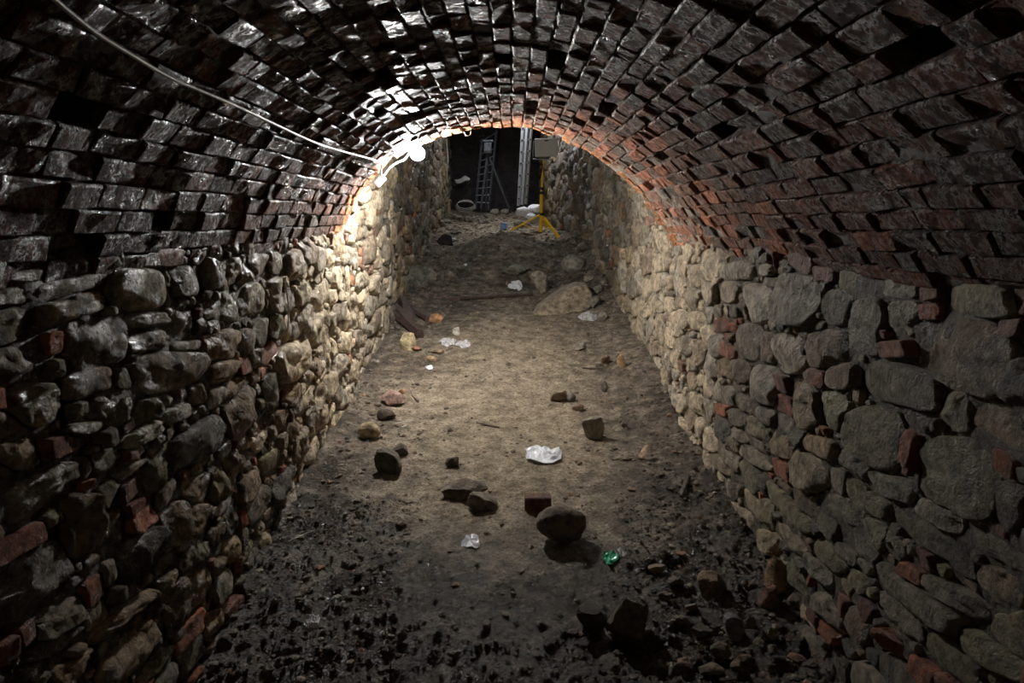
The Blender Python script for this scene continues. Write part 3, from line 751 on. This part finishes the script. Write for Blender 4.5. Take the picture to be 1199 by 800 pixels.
flake('stick', (797, 583), (806, 560), .03, .02, 'timber', 'dark weathered stick lying beside the right wall', 'stick', .01, (.12, .10, .085))
flake('stick', (682, 432), (706, 434), .018, .012, 'timber', 'thin black stick lying across the soil right of the path', 'stick', .01, (.05, .04, .03))
flake('stick', (558, 496), (585, 503), .02, .012, 'timber', 'short dark twig on the middle of the clay path', 'stick', .01, (.09, .06, .04))
flake('stick', (480, 456), (490, 472), .03, .015, 'timber', 'pale split stick among debris near the pink brick lump', 'stick', .01, (.3, .24, .18))
flake('straw', (337, 636), (370, 627), .008, .006, 'straw', 'single white straw by the foot of the left wall', 'straw', .02)
flake('straw', (450, 499), (482, 495), .007, .006, 'straw', 'longer white straw below the dark clod', 'straw', .01)
flake('straw', (464, 504), (476, 500), .006, .005, 'straw', 'shorter white straw below the longer one', 'straw', .008)
flake('tube', (430, 518), (437, 511), .010, .010, 'blue', 'thin pale blue tube end beside the crumbly yellowish lump', 'tube', .01)
# rotten timbers by the left wall and the beam at the foot of the mound
tb = [((452, 352), (492, 397), .16, .12, 'long dark rotten timber leaning out from the left wall'), ((470, 348), (482, 386), .14, .11, 'short dark rotten timber crossing the long one'),
      ((450, 362), (470, 380), .12, .09, 'splintered dark board end against the left wall'), ((480, 360), (500, 378), .10, .07, 'dark board stub right of the long timber')]
for a, b, w, th, lb in tb: flake('timber', a, b, w, th, 'timber', lb, 'timber', .03, (.075, .046, .036))
flake('timber', (526, 351), (578, 350), .10, .05, 'timber', 'dark decayed beam across the foot of the mound, left length', 'timber', .02, (.07, .045, .035))
flake('timber', (570, 349), (624, 347), .09, .05, 'timber', 'dark decayed beam across the foot of the mound, right length', 'timber', .02, (.07, .045, .035))

# crumpled plastic
def scrap(px, py, wpx, hpx, mat, label, seed, name='plastic_scrap', hgt=.03, cat='litter', rot=0):
    g = on_ground(px, py); dep = proj(g)[2]; w = wpx*dep/FPX/2
    down = math.atan2(CZ-g[2], g[1]); l = min(hpx*dep/FPX/max(.15, math.sin(down))/2, w*1.6)
    r = np.random.default_rng(seed); nr, na = 7, 26; V = [[0, 0, 0]]; F = []
    ang = np.arange(na)*2*math.pi/na; out = .85+.38*perlin(np.cos(ang)*1.1+seed, np.sin(ang)*1.1, seed*.7)+.05*r.uniform(-1, 1, na)
    for k in range(1, nr+1):
        for q in range(na):
            f = k/nr*out[q]; V.append([f*w*math.cos(ang[q]), f*l*math.sin(ang[q]), 0])
    V = np.array(V); V[:, 2] = hgt*(.55*np.abs(perlin(V[:, 0]/w*1.6+seed, V[:, 1]/l*1.6, 3))+.35*np.abs(perlin(V[:, 0]/w*3.2, V[:, 1]/l*3.2+seed, 7)))*1.3
    for q in range(na): F.append((0, 1+q, 1+(q+1) % na))
    for k in range(nr-1):
        for q in range(na): F.append((1+k*na+q, 1+(k+1)*na+q, 1+(k+1)*na+(q+1) % na, 1+k*na+(q+1) % na))
    gz = H(V[:, 0]+g[0], V[:, 1]+g[1]); V[:, 2] += gz-g[2]+.004
    o = link_mesh(name, V, F, M[mat], smooth=False); o.location = g
    sol = o.modifiers.new('t', 'SOLIDIFY'); sol.thickness = .0012
    return tag(o, label, cat)
scrap(633, 534, 46, 17, 'film', 'crumpled white plastic sheet lying in the middle of the path', 41, 'plastic_sheet', .05)
scrap(551, 636, 24, 26, 'film', 'torn white plastic film trodden into dark mud', 5, 'plastic_film', .015)
scrap(524, 402, 26, 15, 'clear_film', 'clear crumpled plastic film near the rotten timbers', 8, 'plastic_film', .05)
scrap(542, 404, 20, 8, 'clear_film', 'smaller clear plastic strip right of the crumpled film', 9, 'plastic_film', .03)
scrap(503, 432, 11, 9, 'film', 'small white scrap below the clear film', 12, hgt=.03)
scrap(604, 337, 19, 12, 'white_plastic', 'white foam lid lying at the foot of the mound', 14, 'foam_lid', .06)
scrap(688, 373, 24, 12, 'clear_film', 'grey-white film in front of the big slanting slab', 17, 'plastic_film', .05)
scrap(715, 657, 20, 12, 'green', 'small green translucent scrap near the brown boulder', 19, 'green_scrap', .03)
scrap(728, 652, 14, 9, 'clear_film', 'pinkish clear scrap joined beside the green one', 20, hgt=.03)
scrap(366, 729, 20, 17, 'clear_film', 'clear plastic shard in the dark mud at lower left', 22, hgt=.02)
scrap(530, 281, 8, 6, 'film', 'tiny white scrap beside the black lump', 23, hgt=.04)
scrap(545, 312, 4, 4, 'white_plastic', 'tiny white dot of plastic on the face of the mound', 24, hgt=.03)

# gravel and clods (uncountable)
def scatter(name, n, fn, matname, label, cat, colfn, sd=1, seed=1):
    r = np.random.default_rng(seed); V0, F0 = ico[sd]; VV, CC = [], []; FF = []
    F0 = np.array(F0); k = 0
    while k < n:
        x, y, s_ = fn(r)
        if abs(x) > 1.18 or x > float(xr(y))-.03: continue
        V = V0*(1+.35*r.normal(size=(len(V0), 1))*.5)*np.array([r.uniform(.7, 1.3), r.uniform(.7, 1.3), r.uniform(.45, .85)])*s_
        a = r.uniform(0, 6.28); ca, sa = math.cos(a), math.sin(a)
        V = np.stack([V[:, 0]*ca-V[:, 1]*sa+x, V[:, 0]*sa+V[:, 1]*ca+y, V[:, 2]], 1); VV.append(V); CC.append(np.tile(colfn(r, x, y), (len(V), 1))); k += 1
    allV = np.concatenate(VV); cen = np.array([v[:, :2].mean(0) for v in VV]); hz = H(cen[:, 0], cen[:, 1])
    allV[:, 2] += np.repeat(hz, len(V0)); FF = (F0[None]+np.arange(n)[:, None, None]*len(V0)).reshape(-1, 3)
    o = link_mesh(name, allV, FF, M[matname], col=np.concatenate(CC), smooth=False); o['kind'] = 'stuff'
    return tag(o, label, cat)
def gfn(r):
    y = 1.9+12.5*r.random()**1.6; side = r.random()
    x = r.uniform(-1.2, 1.2) if side < .35 else (1 if r.random() < .55 else -1)*(1.2-abs(r.normal(0, .32)))
    return x, y, min(.035, .004+abs(r.normal(0, .007)))*(1+.015*y)
scatter('gravel', 5200, gfn, 'rock', 'scattered gravel and crumbs of stone all over the earth floor', 'gravel', lambda r, x, y: np.array([(.25, .21, .16), (.32, .28, .22), (.17, .13, .10), (.34, .19, .12)][int(r.choice(4, p=[.4, .22, .3, .08]))])*r.uniform(.6, 1.25), seed=5)
def cfn(r):
    y = 1.9+2.2*r.random(); x = r.uniform(-1.2, 1.2)
    if y > 2.9 and abs(x) < .55*min(1, (y-2.4)): x = 9
    return x, y, .003+abs(r.normal(0, .0042))
scatter('mud_clods', 4200, cfn, 'floor', 'small dark clods of churned mud in the foreground', 'mud', lambda r, x, y: np.array([.060, .045, .032])*r.uniform(.5, 1.5), seed=6)
def cfn2(r):
    y = 8.5+6.5*r.random(); x = r.uniform(-1.2, 1.2)
    return x, y, .008+abs(r.normal(0, .014))
scatter('earth_clods', 1500, cfn2, 'rock', 'loose clods of earth around the mound', 'earth', lambda r, x, y: np.array([.15, .12, .09])*r.uniform(.6, 1.5), seed=8)

# ------------------------------------------------------------------ bulb, cable, junction box at the mouth of the vault
bp_ = at_y(489, 180, 5.60)
lamp = empty('work_bulb', (bp_[0], bp_[1], bp_[2]))
V, F = ico[2]; o = link_mesh('bulb', V*np.array([.052, .052, .050]), F, M['bulb'], lamp)
up = Vector((-.55, 0, .83)).normalized()
m = MB(); b0 = Vector(bp_); m.tube([b0+up*.05, b0+up*.085], .018, 10); m.build('socket', M['black'], lamp)
tag(lamp, 'glowing white work bulb hanging under the left edge of the vault mouth', 'lamp')
cab = [(65,0),(100,30),(130,50),(165,71),(200,92),(240,108),(290,130),(335,152),(375,170),(400,177),(425,184),(438,187),(447,192)]
pts = [vault_hit(a, b, .020) for a, b in cab]
dr = pts[0]-pts[1]; pts = [pts[0]+dr*2.5, pts[0]+dr*1.2]+pts
for q in range(2):
    s_ = int(np.argmin((prof[:, 0]-pts[q][0])**2+(prof[:, 1]-pts[q][2])**2)); p, t, n = vprof(arc[s_]); d = (pts[q][[0, 2]]-p) @ n
    pts[q][0] += n[0]*(.02-d); pts[q][2] += n[1]*(.02-d)
pts = [p for p in spline(pts, 8)]
pts = np.array(pts)
for _ in range(25): pts[1:-1] = .25*pts[:-2]+.5*pts[1:-1]+.25*pts[2:]
pts = list(pts)
m = MB(); m.tube(pts, .0055, 8); c1 = m.build('cable', M['cable'], None, smooth=True)
tag(c1, 'white power cable clipped along the left side of the brick vault', 'cable')
box = at_y(445, 212, 5.63)
jb = empty('junction_box', tuple(box))
m = MB(); rot = Matrix.Rotation(R(-45), 3, 'Y'); m.box(box, (.085, .045, .05), rot); m.build('body', M['white_plastic'], jb, bevel=.006)
m = MB(); m.box(Vector(box)+rot @ Vector((0, -.026, 0)), (.078, .008, .044), rot); m.build('lid', M['white_plastic'], jb, bevel=.002)
tag(jb, 'small white junction box at the left springing of the vault mouth', 'junction box')
cp2 = [pts[-1], at_y(446, 203, 5.52), at_y(449, 208, 5.53)]
cp3 = [at_y(449, 207, 5.55), at_y(455, 198, 5.58), at_y(464, 191, 5.60), at_y(473, 187, 5.61), at_y(480, 178, 5.61)]
m = MB(); m.tube(spline(cp2, 6), .006, 8); tag(m.build('cable_tail', M['cable'], smooth=True), 'short white cable end dropping into the junction box', 'cable')
m = MB(); m.tube(spline(cp3, 6), .007, 8); tag(m.build('lamp_cable', M['cable'], smooth=True), 'white cable curving along the arch edge from box to bulb', 'cable')
lp = [at_y(a, b, 5.53) for a, b in ((543,152),(543.5,156),(547,159),(551,157),(551.5,152))]
m = MB(); m.tube(spline(lp, 5), .0025, 6); tag(m.build('wire_loop', M['cable'], smooth=True), 'tiny wire loop hanging from the crown of the arch edge', 'wire')
def wall_wire(side, a, b, lb):
    A = wall_hit(side, *a); B = wall_hit(side, *b); A = Vector((float(XW[side](A[0]))-side*.115, A[0], A[1])); B = Vector((float(XW[side](B[0]))-side*.10, B[0], B[1]))
    m = MB(); m.tube(spline([A, (A+B)/2+Vector((.01, 0, 0)), B], 5), .0035, 6); tag(m.build('straw', M['straw'], smooth=True), lb, 'straw')
wall_wire(-1, (313, 330), (321, 385), 'thin pale straw hanging down the upper left wall stones')

# ------------------------------------------------------------------ pit equipment
def G(px, Y): # ground point under pixel column px at depth Y
    x = (px-599.5)/FPX*Y; return Vector((x, Y, float(Hs(x, Y))))
def AY(px, py, Y): return Vector(at_y(px, py, Y))
# yellow tripod with floodlight seen from behind
Yt = 11.9
base = AY(634, 268, Yt); tp = empty('floodlight_tripod', tuple(G(634, Yt)))
hub = AY(633.5, 251, Yt)
m = MB(); m.tube([AY(633, 272, Yt), hub, AY(634, 228, Yt)], .028, 10); m.build('lower_pole', M['yellow'], tp, smooth=False)
m = MB(); m.tube([AY(634, 230, Yt), AY(635, 206, Yt), AY(637, 188, Yt)], .019, 10); m.build('upper_pole', M['yellow'], tp)
for (a, b) in ((598, 270), (656, 280)):
    m = MB(); e = AY(a, b, Yt-.25 if b > 275 else Yt-.05)
    m.bar(hub, e, .055, .03); m.build('leg', M['yellow'], tp, bevel=.004)
m = MB(); m.bar(hub, AY(640, 266, Yt+.35), .05, .03); m.build('leg', M['yellow'], tp, bevel=.004)
for (a, b) in ((611, 263), (645, 266)):
    m = MB(); m.bar(AY(634, 270, Yt), AY(a, b, Yt-.03), .02, .012); m.build('brace', M['yellow'], tp)
for pyy in (251, 226, 221):
    m = MB(); m.tube([AY(634, pyy+1.6, Yt), AY(634, pyy-1.6, Yt)], .042, 10); m.build('collar', M['black'], tp)
tag(tp, 'yellow telescopic tripod standing in the pit under the flood lamp', 'tripod')
fl = empty('floodlight', tuple(AY(638, 187, Yt)))
cc = AY(639.5, 173, Yt); rotf = Matrix.Rotation(R(4), 3, 'Z') @ Matrix.Rotation(R(-2), 3, 'Y')
m = MB(); m.box(cc, (.35, .07, .27), rotf); housing = m.build('housing', M['lampback'], fl, bevel=.02)
for k in range(9):
    m = MB(); m.box(cc+rotf @ Vector((-.15+.0375*k, .045, 0)), (.006, .03, .22), rotf); m.build('cooling_fin', M['lampback'], fl).parent = housing
m = MB(); a = .19
m.tube([cc+Vector(v) for v in ((-a, -.02, .10), (-a-.01, -.05, -.05), (-a-.01, -.06, -.17), (-.02, -.06, -.18), (.10, -.06, -.18))], .008, 8); m.build('frame', M['alu'], fl)
m = MB(); m.box(cc+Vector((0, -.038, .10)), (.06, .004, .018), rotf); m.build('plate', M['black'], fl).parent = housing
tag(fl, 'grey rectangular floodlight seen from behind on the yellow tripod', 'floodlight')
# aluminium ladder standing in the pit
Yl = 13.2
ld = empty('aluminium_ladder', tuple(G(611, Yl)))
topL, botL = AY(614, 118, Yl+.3), AY(607.0, 241, Yl); topR, botR = AY(624, 118, Yl+.45), AY(615.5, 239, Yl+.15)
for (A, B) in ((topL, botL), (topR, botR), ((topL+topR)/2+Vector((0, -.03, 0)), (botL+botR)/2+Vector((0, -.03, 0)))):
    m = MB(); m.bar(B, A, .042, .06); m.build('rail', M['alu'], ld, bevel=.004)
for k in range(9):
    t = (k+.6)/9; m = MB(); m.tube([botL.lerp(topL, t), botR.lerp(topR, t)+Vector((.01, 0, 0))], .016, 8); m.build('rung', M['alu'], ld)
    for A, B in ((botL, topL), (botR, topR)):
        m = MB(); m.box(A.lerp(B, t)+Vector((.0, -.035, 0)), (.03, .012, .025)); m.build('bolt', M['black'], ld)
tag(ld, 'silver aluminium ladder standing upright behind the white sacks', 'ladder')
# dark steel ladder
Yd = 14.2; dl = empty('steel_ladder', tuple(G(567, Yd)))
A0, A1, B0, B1 = AY(557, 244, Yd), AY(564.5, 163, Yd+.25), AY(572, 246, Yd), AY(581.5, 152, Yd+.3)
for a, b in ((A0, A1), (B0, B1)):
    m = MB(); m.bar(a, b, .025, .04); m.build('rail', M['dark_steel'], dl)
for k in range(10):
    t = (k+.9)/10.3; m = MB(); m.tube([A0.lerp(A1, t)-Vector((.03, 0, 0)), B0.lerp(B1, t)], .010, 6); m.build('rung', M['dark_steel'], dl)
tag(dl, 'narrow dark steel ladder leaning at the back of the pit', 'ladder')
# black instrument tripod
Yk = 13.6; bt = empty('instrument_tripod', tuple(G(572, Yk)))
hb_ = AY(571, 180, Yk)
for e in (AY(563, 246, Yk-.3), AY(597, 246, Yk-.1), AY(569, 243, Yk+.4)):
    m = MB(); m.bar(hb_, e, .028, .028); lg = m.build('leg', M['dark_steel'], bt)
    m = MB(); m.tube([e+Vector((0, 0, .03)), e-Vector((0, 0, .04))], .02, 6); m.build('foot', M['black'], bt).parent = lg
m = MB(); m.box(hb_+Vector((0, 0, .02)), (.14, .14, .04)); m.build('head', M['black'], bt, bevel=.006)
m = MB(); m.box(hb_+Vector((0, 0, .11)), (.13, .12, .14)); m.box(hb_+Vector((-.0, 0, .21)), (.19, .05, .04)); m.build('instrument', M['dark_steel'], bt, bevel=.01)
tag(bt, 'black survey tripod with its instrument in front of the steel ladder', 'tripod')
# blue box, sacks, coil, rag
bb = AY(590, 249, 13.0); g = G(590, 13.0)
bx = empty('blue_box', tuple(g)); m = MB(); m.box(g+Vector((0, 0, .045)), (.10, .10, .10)); m.build('body', M['blue'], bx, bevel=.006)
m = MB(); m.box(g+Vector((0, 0, .10)), (.11, .11, .02)); m.build('lid', M['blue'], bx, bevel=.004)
tag(bx, 'small blue plastic box on the ground beside the ladder foot', 'box')
def blob(name, px, py, Y, w, h, mat, lb, cat, seed):
    V, F = rock_shape(seed, 3, .4); g = AY(px, py, Y); s_ = Y/FPX
    V = V*np.array([w*s_/2, w*s_/2.4, h*s_/2]); V *= 1+.10*fbm(V[:, 0]*9, V[:, 1]*9, V[:, 2]*9+seed, 3)[:, None]
    o = link_mesh(name, V, F, M[mat], smooth=True); o.location = (g[0], g[1], g[2]); return tag(o, lb, cat)
blob('sack', 614, 248, 12.6, 21, 12, 'sack', 'white plastic sack slumped behind the tripod leg', 'sack', 31)
blob('sack', 625, 244, 12.8, 17, 10, 'sack', 'second white sack lying against the tripod pole', 'sack', 32)
blob('sack', 621, 253, 12.3, 13, 7, 'film', 'small white bag in front of the two sacks', 'sack', 33)
m = MB(); cen = AY(545, 242, 13.7)
for k in range(3):
    m.tube([cen+Vector(((.17-.012*k)*math.cos(t), .05*math.sin(t*2+k), (.09-.008*k)*math.sin(t)+.02*k)) for t in np.linspace(0, 6.28, 26)], .0035, 6)
tag(m.build('cable_coil', M['cable'], smooth=True), 'loose coil of pale cable at the foot of the back wall', 'cable')
rg = AY(541, 211, YB-.12)
V, F = ico[3]; V = V*np.array([.15, .03, .05]); V[:, 2] += .03*np.sin(V[:, 0]*22); V *= 1+.3*fbm(V[:, 0]*12, V[:, 1]*12, V[:, 2]*12, 3)[:, None]
o = link_mesh('rag', V, F, M['sack']); o.location = rg; tag(o, 'pale rag hanging on the dark back wall of the pit', 'rag')
m = MB(); m.tube(spline([AY(524, 138, 14.4), AY(523, 165, 14.4), AY(524.5, 190, 14.4), AY(522, 205, 14.4)], 5), .012, 6)
tag(m.build('hanging_rope', M['cable'], smooth=True), 'pale rope hanging down beside the left pit wall', 'rope')
m = MB(); gp = [on_ground(a, b)+np.array([0, 0, .012]) for a, b in ((520,247),(545,256),(575,252),(590,262),(612,260),(625,266))]
m.tube(spline(gp, 6), .007, 6); tag(m.build('ground_cable', M['cable'], smooth=True), 'thin pale cable trailing over the ground towards the tripod', 'cable')
